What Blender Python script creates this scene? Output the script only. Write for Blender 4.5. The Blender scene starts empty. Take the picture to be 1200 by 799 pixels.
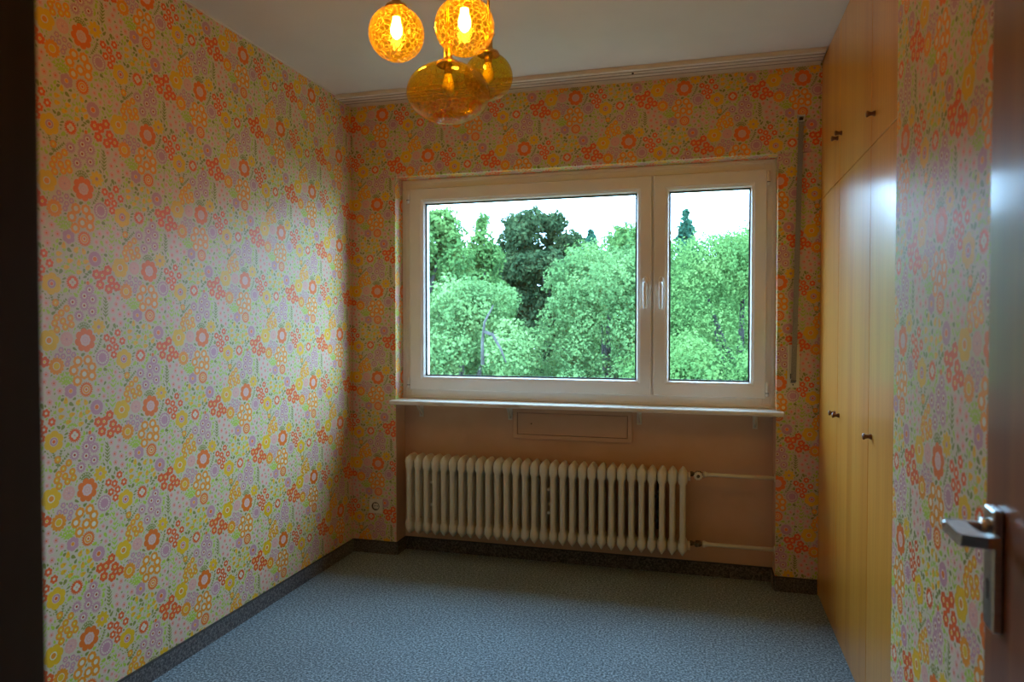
import bpy, math, random
import numpy as np
from mathutils import Vector, Matrix

S = bpy.context.scene
COL = S.collection
PI = math.pi
random.seed(7)
RNG = np.random.default_rng(11)

# ------------------------------------------------------------------ camera
cam_d = bpy.data.cameras.new('camera'); cam = bpy.data.objects.new('camera', cam_d); COL.objects.link(cam)
cam.location = (0, 0, 1.26)
cam.rotation_euler = (math.radians(90 - 1.23), 0, math.radians(15.35))
cam_d.sensor_width = 36; cam_d.lens = 816 / 1200 * 36
cam_d.clip_start = 0.02; cam_d.clip_end = 300
cam_d.dof.use_dof = True; cam_d.dof.focus_distance = 3.2; cam_d.dof.aperture_fstop = 4.5
S.camera = cam

# ------------------------------------------------------------------ sky, exposure
SKY = 21.0
w = bpy.data.worlds.new('overcast_sky'); S.world = w; w.use_nodes = True
nt = w.node_tree; nt.nodes.clear()
wo = nt.nodes.new('ShaderNodeOutputWorld'); bg = nt.nodes.new('ShaderNodeBackground')
bg.inputs['Color'].default_value = (0.42, 0.69, 1.02, 1); bg.inputs['Strength'].default_value = SKY
nt.links.new(bg.outputs[0], wo.inputs[0])
S.view_settings.view_transform = 'Standard'; S.view_settings.look = 'None'
S.view_settings.gamma = 1; S.view_settings.use_curve_mapping = False
S.view_settings.exposure = -0.10
BULB = 232.0

S.cycles.max_bounces = 10; S.cycles.diffuse_bounces = 6; S.cycles.transparent_max_bounces = 16
S.cycles.sample_clamp_indirect = 25

# room numbers (metres)
XL, XW, XS = -1.887, 0.522, 0.46      # left wall, wardrobe front, right wall stub
YB, YN, H = 3.51, 3.63, 2.485         # back wall piers, niche back, ceiling
NL, NR = -1.6255, 0.337               # niche left and right
ZH = 2.07; ZS = 0.857                 # header underside, sill top

# portal: guides sky sampling through the window opening (gives no light of its own)
pd = bpy.data.lights.new('window_portal', 'AREA'); pd.shape = 'RECTANGLE'; pd.size = 1.95; pd.size_y = 1.2
pd.cycles.is_portal = True
po = bpy.data.objects.new('window_portal', pd); COL.objects.link(po)
po.location = ((NL + NR) / 2, 3.80, 1.46); po.rotation_euler = (-PI / 2, 0, 0)

# ------------------------------------------------------------------ mesh helpers
class MB:
    def __init__(s): s.v = []; s.f = []; s.sm = []; s.mi = []
    def add(s, vs, fs, smooth=False, mi=0):
        n = len(s.v); s.v += [tuple(v) for v in vs]
        s.f += [tuple(i + n for i in f) for f in fs]; s.sm += [smooth] * len(fs); s.mi += [mi] * len(fs)
        return s
    def box(s, x0, x1, y0, y1, z0, z1, b=0.0, mi=0):
        """box, chamfered along all edges when b > 0"""
        if b <= 0:
            vs = [(x, y, z) for x in (x0, x1) for y in (y0, y1) for z in (z0, z1)]
            fs = [(0, 1, 3, 2), (4, 6, 7, 5), (0, 4, 5, 1), (2, 3, 7, 6), (0, 2, 6, 4), (1, 5, 7, 3)]
            return s.add(vs, fs, mi=mi)
        xs, ys, zs = (x0, x1), (y0, y1), (z0, z1)
        vs = []; ix = {}
        for i in (0, 1):
            for j in (0, 1):
                for k in (0, 1):
                    sx, sy, sz = (1, -1)[i], (1, -1)[j], (1, -1)[k]
                    for ax in range(3):
                        p = [xs[i] + sx * b, ys[j] + sy * b, zs[k] + sz * b]
                        p[ax] = (xs[i], ys[j], zs[k])[ax]
                        ix[(i, j, k, ax)] = len(vs); vs.append(tuple(p))
        fs = []
        g = ix
        for i in (0, 1): fs.append([g[(i, 0, 0, 0)], g[(i, 1, 0, 0)], g[(i, 1, 1, 0)], g[(i, 0, 1, 0)]][::(-1 if i == 0 else 1)])
        for j in (0, 1): fs.append([g[(0, j, 0, 1)], g[(0, j, 1, 1)], g[(1, j, 1, 1)], g[(1, j, 0, 1)]][::(-1 if j == 0 else 1)])
        for k in (0, 1): fs.append([g[(0, 0, k, 2)], g[(1, 0, k, 2)], g[(1, 1, k, 2)], g[(0, 1, k, 2)]][::(-1 if k == 0 else 1)])
        for i in (0, 1):
            for j in (0, 1): fs.append([g[(i, j, 0, 0)], g[(i, j, 1, 0)], g[(i, j, 1, 1)], g[(i, j, 0, 1)]][::(1 if i == j else -1)])
        for i in (0, 1):
            for k in (0, 1): fs.append([g[(i, 0, k, 0)], g[(i, 0, k, 2)], g[(i, 1, k, 2)], g[(i, 1, k, 0)]][::(1 if i == k else -1)])
        for j in (0, 1):
            for k in (0, 1): fs.append([g[(0, j, k, 1)], g[(1, j, k, 1)], g[(1, j, k, 2)], g[(0, j, k, 2)]][::(1 if j == k else -1)])
        for i in (0, 1):
            for j in (0, 1):
                for k in (0, 1): fs.append([g[(i, j, k, 0)], g[(i, j, k, 1)], g[(i, j, k, 2)]][::(1 if (i + j + k) % 2 == 0 else -1)])
        return s.add(vs, fs, mi=mi)
    def loft(s, rings, smooth=True, cap=True, mi=0):
        n = len(rings[0]); vs = [p for r in rings for p in r]; fs = []
        for k in range(len(rings) - 1):
            for i in range(n):
                j = (i + 1) % n
                fs.append((k * n + i, k * n + j, (k + 1) * n + j, (k + 1) * n + i))
        s.add(vs, fs, smooth, mi)
        if cap:
            m = len(s.v) - len(vs)
            s.f += [tuple(m + i for i in range(n))[::-1], tuple(m + (len(rings) - 1) * n + i for i in range(n))]
            s.sm += [False, False]; s.mi += [mi, mi]
        return s
    def tube(s, pts, r, n=12, mi=0, smooth=True, cap=True):
        pts = [Vector(p) for p in pts]
        rr = r if isinstance(r, (list, tuple)) else [r] * len(pts)
        rings = []; up = None
        for i, p in enumerate(pts):
            t = ((pts[min(i + 1, len(pts) - 1)] - pts[i]).normalized() + (pts[i] - pts[max(i - 1, 0)]).normalized()).normalized()
            if up is None: up = t.orthogonal().normalized()
            up = (up - t * up.dot(t)).normalized(); q = t.cross(up)
            rings.append([p + (up * math.cos(a) + q * math.sin(a)) * rr[i] for a in [2 * PI * k / n for k in range(n)]])
        return s.loft(rings, smooth, cap, mi)
    def lathe(s, prof, c, axis='z', n=32, smooth=True, mi=0, cap=False):
        rings = []
        for r, h in prof:
            ring = []
            for k in range(n):
                a = 2 * PI * k / n; u, v = r * math.cos(a), r * math.sin(a)
                d = {'z': (u, v, h), 'y': (v, h, u), 'x': (h, u, v)}[axis]
                ring.append((c[0] + d[0], c[1] + d[1], c[2] + d[2]))
            rings.append(ring)
        return s.loft(rings, smooth, cap, mi)
    def build(s, name, mats, parent=None, uvoff=None):
        me = bpy.data.meshes.new(name); me.from_pydata(s.v, [], s.f); me.update()
        me.polygons.foreach_set('use_smooth', s.sm); me.polygons.foreach_set('material_index', s.mi)
        mats = mats if isinstance(mats, (list, tuple)) else [mats]
        for m in mats: me.materials.append(m)
        if uvoff is not None:
            uv = me.uv_layers.new(name='UVMap'); u0, v0, flip = uvoff
            dat = np.zeros(len(me.loops) * 2)
            for p in me.polygons:
                nx, ny, nz = [abs(c) for c in p.normal]
                for li in p.loop_indices:
                    c = me.vertices[me.loops[li].vertex_index].co
                    if nz > .7: a, b = c.x, c.y
                    elif nx > ny: a, b = c.y, c.z
                    else: a, b = c.x, c.z
                    dat[li * 2] = flip * (a - u0); dat[li * 2 + 1] = b - v0
            uv.data.foreach_set('uv', dat)
        o = bpy.data.objects.new(name, me); COL.objects.link(o)
        if parent: o.parent = parent
        return o

def tag(o, label=None, cat=None, group=None, kind=None):
    if label: o['label'] = label
    if cat: o['category'] = cat
    if group: o['group'] = group
    if kind: o['kind'] = kind
    return o
def empty(name, loc=(0, 0, 0)):
    o = bpy.data.objects.new(name, None); COL.objects.link(o); o.location = loc; o.empty_display_size = .05
    return o
def sub(o, parent, loc=(0, 0, 0)):
    o.parent = parent; o.location = loc; return o
def shift(o, root):
    """parts are modelled in world coordinates: bring them under a root that stands at its own base"""
    o.parent = root; o.data.transform(Matrix.Translation(-root.matrix_basis.translation)); return o

# ------------------------------------------------------------------ materials
def mat(name):
    m = bpy.data.materials.new(name); m.use_nodes = True
    return m, m.node_tree, m.node_tree.nodes['Principled BSDF']
def N(nt, t, **kw):
    n = nt.nodes.new(t)
    for k, v in kw.items():
        if k in n.inputs: n.inputs[k].default_value = v
        else: setattr(n, k, v)
    return n
def ramp(nt, fac, stops):
    r = nt.nodes.new('ShaderNodeValToRGB')
    while len(r.color_ramp.elements) < len(stops): r.color_ramp.elements.new(.5)
    for e, (p, c) in zip(r.color_ramp.elements, stops): e.position = p; e.color = (*c, 1)
    nt.links.new(fac, r.inputs[0]); return r
def noisy(name, c0, c1, scale=20, rough=.6, bump=0, bscale=None, metal=0, coat=0, vec=None, detail=4, stops=(.35, .65), spec=.5):
    m, nt, b = mat(name)
    tc = N(nt, 'ShaderNodeTexCoord'); mp = N(nt, 'ShaderNodeMapping'); mp.inputs['Scale'].default_value = vec or (1, 1, 1)
    nt.links.new(tc.outputs['Object'], mp.inputs[0])
    n = N(nt, 'ShaderNodeTexNoise', Scale=scale, Detail=detail); nt.links.new(mp.outputs[0], n.inputs['Vector'])
    r = ramp(nt, n.outputs[0], [(stops[0], c0), (stops[1], c1)])
    nt.links.new(r.outputs[0], b.inputs['Base Color'])
    b.inputs['Roughness'].default_value = rough; b.inputs['Metallic'].default_value = metal; b.inputs['Coat Weight'].default_value = coat
    b.inputs['Specular IOR Level'].default_value = spec
    if bump:
        n2 = N(nt, 'ShaderNodeTexNoise', Scale=bscale or scale, Detail=3); nt.links.new(mp.outputs[0], n2.inputs['Vector'])
        bp = N(nt, 'ShaderNodeBump', Strength=1.0, Distance=bump); nt.links.new(n2.outputs[0], bp.inputs['Height'])
        nt.links.new(bp.outputs[0], b.inputs['Normal'])
    return m

# ---- wallpaper print: the repeat is drawn here, motif by motif
PW, PH = 0.534, 0.4765
def make_wallpaper():
    k = 2000                                  # pixels per metre
    W, Hh = int(PW * k), int(PH * k)
    img = np.empty((Hh, W, 3)); img[:] = (.88, .83, .80)
    occ = np.zeros((Hh, W), bool)
    lin = lambda c: np.array([(x / 12.92 if x <= .04045 else ((x + .055) / 1.055) ** 2.4) for x in c])
    C = {n: np.array(c) for n, c in dict(orange=(.97, .49, .08), red=(.96, .41, .08), amber=(.98, .63, .08), yellow=(.96, .78, .06),
         lilac=(.83, .62, .74), pink=(.93, .71, .73), pale=(.93, .80, .84), white=(.93, .91, .89), lime=(.73, .86, .28), olive=(.56, .60, .24), dark=(.75, .25, .10)).items()}
    def window(cx, cy, R):
        ix = np.arange(int((cx - R) * k) - 1, int((cx + R) * k) + 2); iy = np.arange(int((cy - R) * k) - 1, int((cy + R) * k) + 2)
        X, Y = np.meshgrid((ix + .5) / k - cx, (iy + .5) / k - cy)
        return np.ix_(iy % Hh, ix % W), X, Y
    def paint(cx, cy, R, layers):
        for ox, oy in ((0, 0), (PW / 2, PH / 2)):
            sel, X, Y = window(cx + ox, cy + oy, R * 1.15)
            r = np.hypot(X, Y) / R; a = np.arctan2(Y, X)
            blk = img[sel]; oc = occ[sel]
            for fn, col in layers:
                d = fn(r, a); al = np.clip(-d * R * k + .5, 0, 1)[..., None]
                blk = blk * (1 - al) + C[col] * al; oc |= al[..., 0] > .3
            img[sel] = blk; occ[sel] = oc
    def petal(n, R=1., depth=.16, ph=0.):
        return lambda r, a: r - R * (1 - depth + depth * np.sqrt(np.abs(np.cos(n / 2 * (a - ph)))))
    def disc(R): return lambda r, a: r - R
    def teeth(n, R=1., depth=.14): return lambda r, a: r - R * (1 - depth * (.5 + .5 * np.sign(np.sin(n * a))))
    def loops(n, r0, r1, wid):                 # n separate oval petals
        def f(r, a):
            aa = (a + PI / n) % (2 * PI / n) - PI / n; x = r * np.cos(aa); y = r * np.sin(aa)
            m, h = (r0 + r1) / 2, (r1 - r0) / 2
            return (np.hypot((x - m) / h, y / wid) - 1) * min(h, wid)
        return f
    def ellipse(cx, cy, L, Wd, ang, col, check=False):
        for ox, oy in ((0, 0), (PW / 2, PH / 2)):
            sel, X, Y = window(cx + ox, cy + oy, L * 1.1)
            x = X * math.cos(ang) + Y * math.sin(ang); y = -X * math.sin(ang) + Y * math.cos(ang)
            e = np.hypot(x / L, y / (Wd * (1 - .45 * (x / L))))
            d = (e - 1) * Wd
            al = np.clip(-d * k + .5, 0, 1)[..., None]
            if check:
                d2 = (e - 1) * Wd - .0012
                if (occ[sel] & (d2 < 0)).any(): return False
            img[sel] = img[sel] * (1 - al) + C[col] * al; occ[sel] |= al[..., 0] > .3
        return True
    def P(dx, dy): return dx / 1838 , -(dy + .064 * dx) / 1758
    def stem(x0, y0, x1, y1, n=6, bend=0.0, leaf=.006, wl=.0022, col='olive', side=True):
        for t in np.linspace(0, 1, 40):
            x = x0 + (x1 - x0) * t + bend * math.sin(PI * t); y = y0 + (y1 - y0) * t
            ellipse(x, y, .0009, .0009, 0, col)
        a = math.atan2(y1 - y0, x1 - x0)
        for i in range(n):
            t = (i + .8) / n; x = x0 + (x1 - x0) * t + bend * math.sin(PI * t); y = y0 + (y1 - y0) * t
            for sg in (1, -1):
                an = a + sg * .8
                ellipse(x + math.cos(an) * leaf * .8, y + math.sin(an) * leaf * .8, leaf, wl, an, col)
        ellipse(x1, y1, leaf, wl, a, col)
    # ferns and leafy stems first, flowers over them
    for an in (-1.0, -.55, -.2, .2, .6, 1.0):
        x, y = P(-10, -52); stem(x, y, x + .024 * math.sin(an), y + .024 * math.cos(an), 3, 0, .0042, .0013)
    x, y = P(60, 75); stem(x, y, x + .026, y + .045, 6, .003, .0048, .0015)
    x, y = P(-347, 322); stem(x, y, x + .002, y + .066, 6, 0, .0085, .0021)
    x, y = P(-130, 250)
    for an in (-.9, -.4, .1, .6, 1.0): stem(x, y, x + .034 * math.sin(an), y + .036 * math.cos(an), 3, 0, .0065, .0024, 'lime')
    x, y = P(185, 400); stem(x, y, x + .002, y + .13, 8, .004, .010, .0026, 'lime')
    x, y = P(300, 240)
    for an in (-.3, .25, .8): stem(x, y, x + .05 * math.sin(an), y + .05 * math.cos(an), 6, 0, .004, .0016)
    x, y = P(-100, 500)
    for an in (-.7, -.2, .3, .7): stem(x, y, x + .09 * math.sin(an), y + .085 * math.cos(an), 4, .004, .005, .0024, 'lime')
    # big orange flower
    x, y = P(0, 0); paint(x, y, .0385, [(petal(8, 1, .24, .2), 'orange'), (petal(8, .50, .13), 'pale'), (petal(6, .3, .12), 'pink'), (disc(.2), 'pale'), (disc(.09), 'pink')])
    # yellow daisy with loose petals
    x, y = P(93, -79); paint(x, y, .026, [(loops(8, .24, 1, .25), 'yellow'), (disc(.2), 'lilac')])
    for dx, dy in [(150, -20), (195, -7), (233, -54), (267, -7), (168, 38), (218, 31), (202, 76)]:
        x, y = P(dx, dy); paint(x, y, .0135, [(petal(6, 1, .34, .3), 'red'), (petal(6, .36, .3), 'white')])
    x, y = P(119, 95); paint(x, y, .0265, [(petal(16, 1, .10), 'lilac'), (disc(.78), 'white'), (loops(16, .56, .80, .05), 'lilac'), (disc(.58), 'lilac')])
    x, y = P(278, 99); paint(x, y, .0335, [(petal(6, 1, .23, .4), 'yellow'), (petal(12, .44, .1), 'white'), (petal(12, .40, .1), 'lilac'), (disc(.23), 'white'), (disc(.16), 'red')])
    x, y = P(-80, -312); paint(x, y, .0225, [(teeth(18, 1, .16), 'red'), (petal(4, .58, .45), 'white'), (disc(.16), 'pink')])
    for dx, dy in [(-155, 473), (-61, 488), (-5, 490), (-189, 543), (-187, 596), (-108, 583), (-43, 586), (13, 568), (29, 611), (-135, 638), (-41, 660)]:
        x, y = dx / 2120, -(dy + .08 * dx) / 2497
        an = random.choice((0.2, .9, 1.5, 2.0)); ellipse(x, y, .0105, .0068, an, 'yellow'); ellipse(x + .003 * math.cos(an), y + .003 * math.sin(an), .0030, .0024, an, 'amber')
    x, y = P(73, 377); paint(x, y, .0245, [(petal(14, 1, .09), 'lilac'), (petal(8, .40, .15), 'white'), (disc(.30), 'orange')])
    for dx, dy in [(165, 427), (82, 462), (124, 462), (190, 482), (108, 517), (170, 535), (228, 514)]:
        x, y = P(dx, dy); paint(x, y, .0168, [(petal(6, 1, .28, .3), 'red'), (petal(5, .34, .3), 'white'), (disc(.22), 'yellow')])
    x, y = P(257, 400); paint(x, y, .0335, [(petal(6, 1, .22, .1), 'yellow'), (petal(12, .37, .1), 'white'), (disc(.25), 'amber')])
    x, y = P(-123, 0); paint(x, y, .0225, [(petal(10, 1, .14), 'pink'), (loops(8, .32, .62, .06), 'pale'), (disc(.14), 'lilac')])
    for dx, dy in [(-160, 60), (-112, 67), (-185, 94), (-147, 94), (-80, 84), (-112, 108), (-122, 134)]:
        x, y = P(dx, dy); paint(x, y, .0098, [(petal(6, 1, .28), 'lilac'), (disc(.36), 'white'), (disc(.18), 'orange')])
    x, y = P(-190, 147); paint(x, y, .0270, [(petal(13, 1, .24), 'amber'), (petal(13, .48, .1), 'white'), (disc(.38), 'yellow')])
    for dx, dy in [(-52, 119), (15, 112), (43, 150), (-80, 170), (-10, 189), (42, 199), (-57, 227)]:
        x, y = P(dx, dy); paint(x, y, .0175, [(petal(8, 1, .18), 'amber'), (petal(8, .48, .12), 'white')])
    x, y = P(-102, 282); paint(x, y, .0225, [(petal(6, 1, .22, .5), 'lilac'), (disc(.32), 'white'), (disc(.26), 'amber')])
    x, y = P(2, 275); paint(x, y, .0245, [(teeth(20, 1, .13), 'orange'), (petal(14, .62, .1), 'white'), (petal(14, .54, .1), 'amber'), (disc(.30), 'white'), (disc(.18), 'orange')])
    for dx, dy in [(-317, 200), (-255, 192), (-267, 230), (-208, 239), (-292, 269), (-240, 287), (-172, 280), (-287, 319), (-235, 339)]:
        x, y = P(dx, dy); paint(x, y, .0135, [(petal(5, 1, .34, .4), 'pale'), (petal(5, .66, .3, .4), 'pink'), (disc(.20), 'red')])
    for dx, dy in [(32, -284), (-3, -245), (53, -232), (-82, -204), (-5, -192), (50, -162), (-40, -132)]:
        x, y = P(dx, dy); paint(x, y, .0180, [(teeth(14, 1, .2), 'lilac'), (petal(6, .48, .2), 'white'), (disc(.22), 'dark')])
    x, y = P(22, -320); paint(x, y, .006, [(disc(1), 'orange')])
    for dx, dy in [(300, 197), (370, 222), (335, 249), (305, 277), (293, 307), (345, 292), (392, 272), (400, 307), (360, 322), (307, 340)]:
        x, y = P(dx, dy); paint(x, y, .0118, [(petal(8, 1, .12), 'amber'), (disc(.56), 'yellow'), (disc(.2), 'white')])
    for dx, dy in [(212, 177), (165, 212), (108, 227), (243, 205), (158, 267), (85, 279), (190, 292), (125, 317), (247, 285), (232, 327)]:
        x, y = P(dx, dy); paint(x, y, .0118, [(petal(5, 1, .4, dx), 'pale'), (petal(5, .6, .4, dx), 'pink'), (disc(.16), 'red')])
    # filler leaves wherever the ground still shows
    n = 0
    for t in range(9000):
        L = random.uniform(.0032, .0085) if t > 1800 else random.uniform(.0065, .0105)
        cx, cy = random.uniform(0, PW / 2), random.uniform(0, PH)
        if occ[int(cy * k) % Hh, int(cx * k) % W]: continue
        ellipse(cx, cy, L, L * random.uniform(.38, .7), random.uniform(0, 2 * PI), 'lime' if random.random() < .6 else 'olive', True)
    out = np.ones((Hh, W, 4), np.float32); out[..., :3] = np.clip(img, 0, 1)
    im = bpy.data.images.new('flower_print', W, Hh); im.pixels.foreach_set(out.ravel()); im.update(); im.pack()
    return im
PRINT = make_wallpaper()
def wallpaper():
    m, nt, b = mat('flowered_wallpaper')
    uv = N(nt, 'ShaderNodeUVMap'); mp = N(nt, 'ShaderNodeMapping'); mp.inputs['Scale'].default_value = (1 / PW, 1 / PH, 1)
    nt.links.new(uv.outputs[0], mp.inputs[0])
    it = N(nt, 'ShaderNodeTexImage'); it.image = PRINT; it.extension = 'REPEAT'; it.interpolation = 'Linear'
    nt.links.new(mp.outputs[0], it.inputs[0])
    # age: faint uneven yellowing and scuffs
    tc = N(nt, 'ShaderNodeTexCoord'); n = N(nt, 'ShaderNodeTexNoise', Scale=1.6, Detail=5); nt.links.new(tc.outputs['Object'], n.inputs['Vector'])
    r = ramp(nt, n.outputs[0], [(.3, (.84, .745, .51)), (.7, (.95, .86, .64))])
    mx = N(nt, 'ShaderNodeMix', data_type='RGBA', blend_type='MULTIPLY'); mx.inputs[0].default_value = 1
    nt.links.new(it.outputs[0], mx.inputs[6]); nt.links.new(r.outputs[0], mx.inputs[7])
    # butt joints between the paper widths
    sx = N(nt, 'ShaderNodeSeparateXYZ'); nt.links.new(uv.outputs[0], sx.inputs[0])
    ad = N(nt, 'ShaderNodeMath', operation='ADD'); ad.inputs[1].default_value = .19; nt.links.new(sx.outputs[0], ad.inputs[0])
    pm = N(nt, 'ShaderNodeMath', operation='PINGPONG'); pm.inputs[1].default_value = PW / 2; nt.links.new(ad.outputs[0], pm.inputs[0])
    ls = N(nt, 'ShaderNodeMath', operation='LESS_THAN'); ls.inputs[1].default_value = .0012; nt.links.new(pm.outputs[0], ls.inputs[0])
    mx2 = N(nt, 'ShaderNodeMix', data_type='RGBA', blend_type='MULTIPLY'); nt.links.new(mx.outputs[2], mx2.inputs[6]); mx2.inputs[7].default_value = (.62, .5, .4, 1)
    mf = N(nt, 'ShaderNodeMath', operation='MULTIPLY'); mf.inputs[1].default_value = .5; nt.links.new(ls.outputs[0], mf.inputs[0]); nt.links.new(mf.outputs[0], mx2.inputs[0])
    nt.links.new(mx2.outputs[2], b.inputs['Base Color'])
    b.inputs['Roughness'].default_value = .48; b.inputs['Specular IOR Level'].default_value = .45
    n2 = N(nt, 'ShaderNodeTexNoise', Scale=9, Detail=3); nt.links.new(tc.outputs['Object'], n2.inputs['Vector'])
    bp = N(nt, 'ShaderNodeBump', Strength=.6, Distance=.004); nt.links.new(n2.outputs[0], bp.inputs['Height']); nt.links.new(bp.outputs[0], b.inputs['Normal'])
    return m
M = {}
M['wallpaper'] = wallpaper()
M['paint'] = noisy('salmon_wall_paint', (.60, .37, .22), (.66, .42, .26), 4, .75, .0006, 120)
M['ceiling'] = noisy('white_ceiling_paint', (.70, .61, .57), (.74, .65, .61), 3, .9, .0004, 200)
M['pvc'] = noisy('white_window_plastic', (.84, .82, .77), (.88, .86, .81), 6, .35)
M['oldpaint'] = noisy('cream_radiator_enamel', (.66, .61, .46), (.72, .67, .52), 12, .4)
M['sillpaint'] = noisy('worn_cream_sill', (.45, .36, .26), (.78, .72, .62), 9, .3, stops=(.25, .5), vec=(1, 5, 5))
M['rubber'] = noisy('dark_glazing_rubber', (.02, .03, .035), (.03, .04, .045), 30, .5)
M['steel'] = noisy('brushed_aluminium', (.58, .60, .60), (.70, .72, .72), 60, .32, metal=1, vec=(1, 1, 12))
M['dark'] = noisy('dark_metal', (.02, .018, .015), (.05, .04, .03), 30, .5)
M['bronze'] = noisy('aged_brass_valve', (.10, .07, .03), (.22, .14, .06), 40, .4, metal=.8)
M['brass'] = noisy('old_brass', (.55, .36, .14), (.68, .46, .2), 50, .28, metal=1)
M['knob'] = noisy('brown_wooden_knob', (.16, .055, .018), (.24, .09, .03), 40, .35)
M['strap'] = noisy('grey_woven_strap', (.20, .185, .16), (.30, .28, .25), 300, .8)
M['socket'] = noisy('cream_socket_plastic', (.70, .64, .48), (.74, .68, .52), 20, .35)
M['rail'] = noisy('cream_curtain_rail', (.68, .60, .48), (.76, .69, .57), 8, .45, vec=(1, 8, 8))
M['hall'] = noisy('hall_plaster', (.30, .25, .20), (.34, .28, .22), 5, .9)
M['grass'] = noisy('meadow_ground', (.05, .10, .03), (.13, .12, .05), .8, .9)
M['bark'] = noisy('grey_bark', (.02, .018, .015), (.05, .047, .040), 6, .9, .02, 20)

def felt(name, cols, rough=.95):
    m, nt, b = mat(name)
    tc = N(nt, 'ShaderNodeTexCoord')
    n = N(nt, 'ShaderNodeTexNoise', Scale=120, Detail=4, Roughness=.7); nt.links.new(tc.outputs['Object'], n.inputs['Vector'])
    r = ramp(nt, n.outputs[0], [(.38, cols[0]), (.5, cols[1]), (.61, cols[2])])
    n2 = N(nt, 'ShaderNodeTexNoise', Scale=2.5, Detail=6); nt.links.new(tc.outputs['Object'], n2.inputs['Vector'])
    r2 = ramp(nt, n2.outputs[0], [(.3, (.82, .80, .80)), (.7, (1.0, 1.0, 1.0))])
    mx = N(nt, 'ShaderNodeMix', data_type='RGBA', blend_type='MULTIPLY'); mx.inputs[0].default_value = 1
    nt.links.new(r.outputs[0], mx.inputs[6]); nt.links.new(r2.outputs[0], mx.inputs[7]); nt.links.new(mx.outputs[2], b.inputs['Base Color'])
    b.inputs['Roughness'].default_value = rough; b.inputs['Sheen Weight'].default_value = .15
    bp = N(nt, 'ShaderNodeBump', Strength=.7, Distance=.003); nt.links.new(n.outputs[0], bp.inputs['Height']); nt.links.new(bp.outputs[0], b.inputs['Normal'])
    return m
M['carpet'] = felt('grey_needle_felt_carpet', [(.035, .058, .068), (.15, .21, .235), (.40, .51, .56)])
M['feltstrip'] = felt('brown_grey_felt_skirting', [(.03, .026, .024), (.09, .078, .072), (.19, .17, .155)])

def wood(name, c0, c1, c2, rough, coat, scale, across='y', coat_r=.2):
    m, nt, b = mat(name)
    tc = N(nt, 'ShaderNodeTexCoord'); mp = N(nt, 'ShaderNodeMapping')
    mp.inputs['Scale'].default_value = (scale, scale, scale * .035); nt.links.new(tc.outputs['Object'], mp.inputs[0])
    n = N(nt, 'ShaderNodeTexNoise', Scale=1, Detail=5, Distortion=.4); nt.links.new(mp.outputs[0], n.inputs['Vector'])
    r = ramp(nt, n.outputs[0], [(.30, c0), (.5, c1), (.72, c2)])
    mp2 = N(nt, 'ShaderNodeMapping'); mp2.inputs['Scale'].default_value = (scale * 9, scale * 9, scale * .2); nt.links.new(tc.outputs['Object'], mp2.inputs[0])
    n2 = N(nt, 'ShaderNodeTexNoise', Scale=1, Detail=2); nt.links.new(mp2.outputs[0], n2.inputs['Vector'])
    r2 = ramp(nt, n2.outputs[0], [(.3, (.86, .84, .8)), (.7, (1, 1, 1))])
    mx = N(nt, 'ShaderNodeMix', data_type='RGBA', blend_type='MULTIPLY'); mx.inputs[0].default_value = 1
    nt.links.new(r.outputs[0], mx.inputs[6]); nt.links.new(r2.outputs[0], mx.inputs[7]); nt.links.new(mx.outputs[2], b.inputs['Base Color'])
    b.inputs['Roughness'].default_value = rough; b.inputs['Coat Weight'].default_value = coat; b.inputs['Coat Roughness'].default_value = coat_r
    return m
M['pine'] = wood('varnished_ash_veneer', (.66, .245, .020), (.78, .325, .034), (.82, .37, .050), .35, .9, 9, coat_r=.24)
M['doorwood'] = wood('reddish_brown_door_veneer', (.20, .055, .009), (.30, .085, .013), (.38, .12, .020), .5, .5, 14, coat_r=.14)
M['jamb'] = wood('dark_brown_door_frame', (.03, .012, .006), (.045, .018, .009), (.06, .025, .012), .4, .3, 14)

def facing(nt, lo, hi):
    """two-sided Fresnel-like falloff (a thin pane reflects the same from either side)"""
    lw = N(nt, 'ShaderNodeLayerWeight', Blend=.5); pw = N(nt, 'ShaderNodeMath', operation='POWER'); pw.inputs[1].default_value = 4
    mr = N(nt, 'ShaderNodeMapRange'); mr.inputs[3].default_value = lo; mr.inputs[4].default_value = hi
    nt.links.new(lw.outputs['Facing'], pw.inputs[0]); nt.links.new(pw.outputs[0], mr.inputs[0]); return mr
def glass():
    m = bpy.data.materials.new('window_glass'); m.use_nodes = True; nt = m.node_tree; nt.nodes.clear()
    o = N(nt, 'ShaderNodeOutputMaterial'); tr = N(nt, 'ShaderNodeBsdfTransparent', Color=(.97, 1, .99, 1)); gl = N(nt, 'ShaderNodeBsdfGlossy', Roughness=.0)
    fr = facing(nt, .04, .55); mx = N(nt, 'ShaderNodeMixShader')
    nt.links.new(fr.outputs[0], mx.inputs[0]); nt.links.new(tr.outputs[0], mx.inputs[1]); nt.links.new(gl.outputs[0], mx.inputs[2]); nt.links.new(mx.outputs[0], o.inputs[0])
    return m
M['glass'] = glass()
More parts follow.
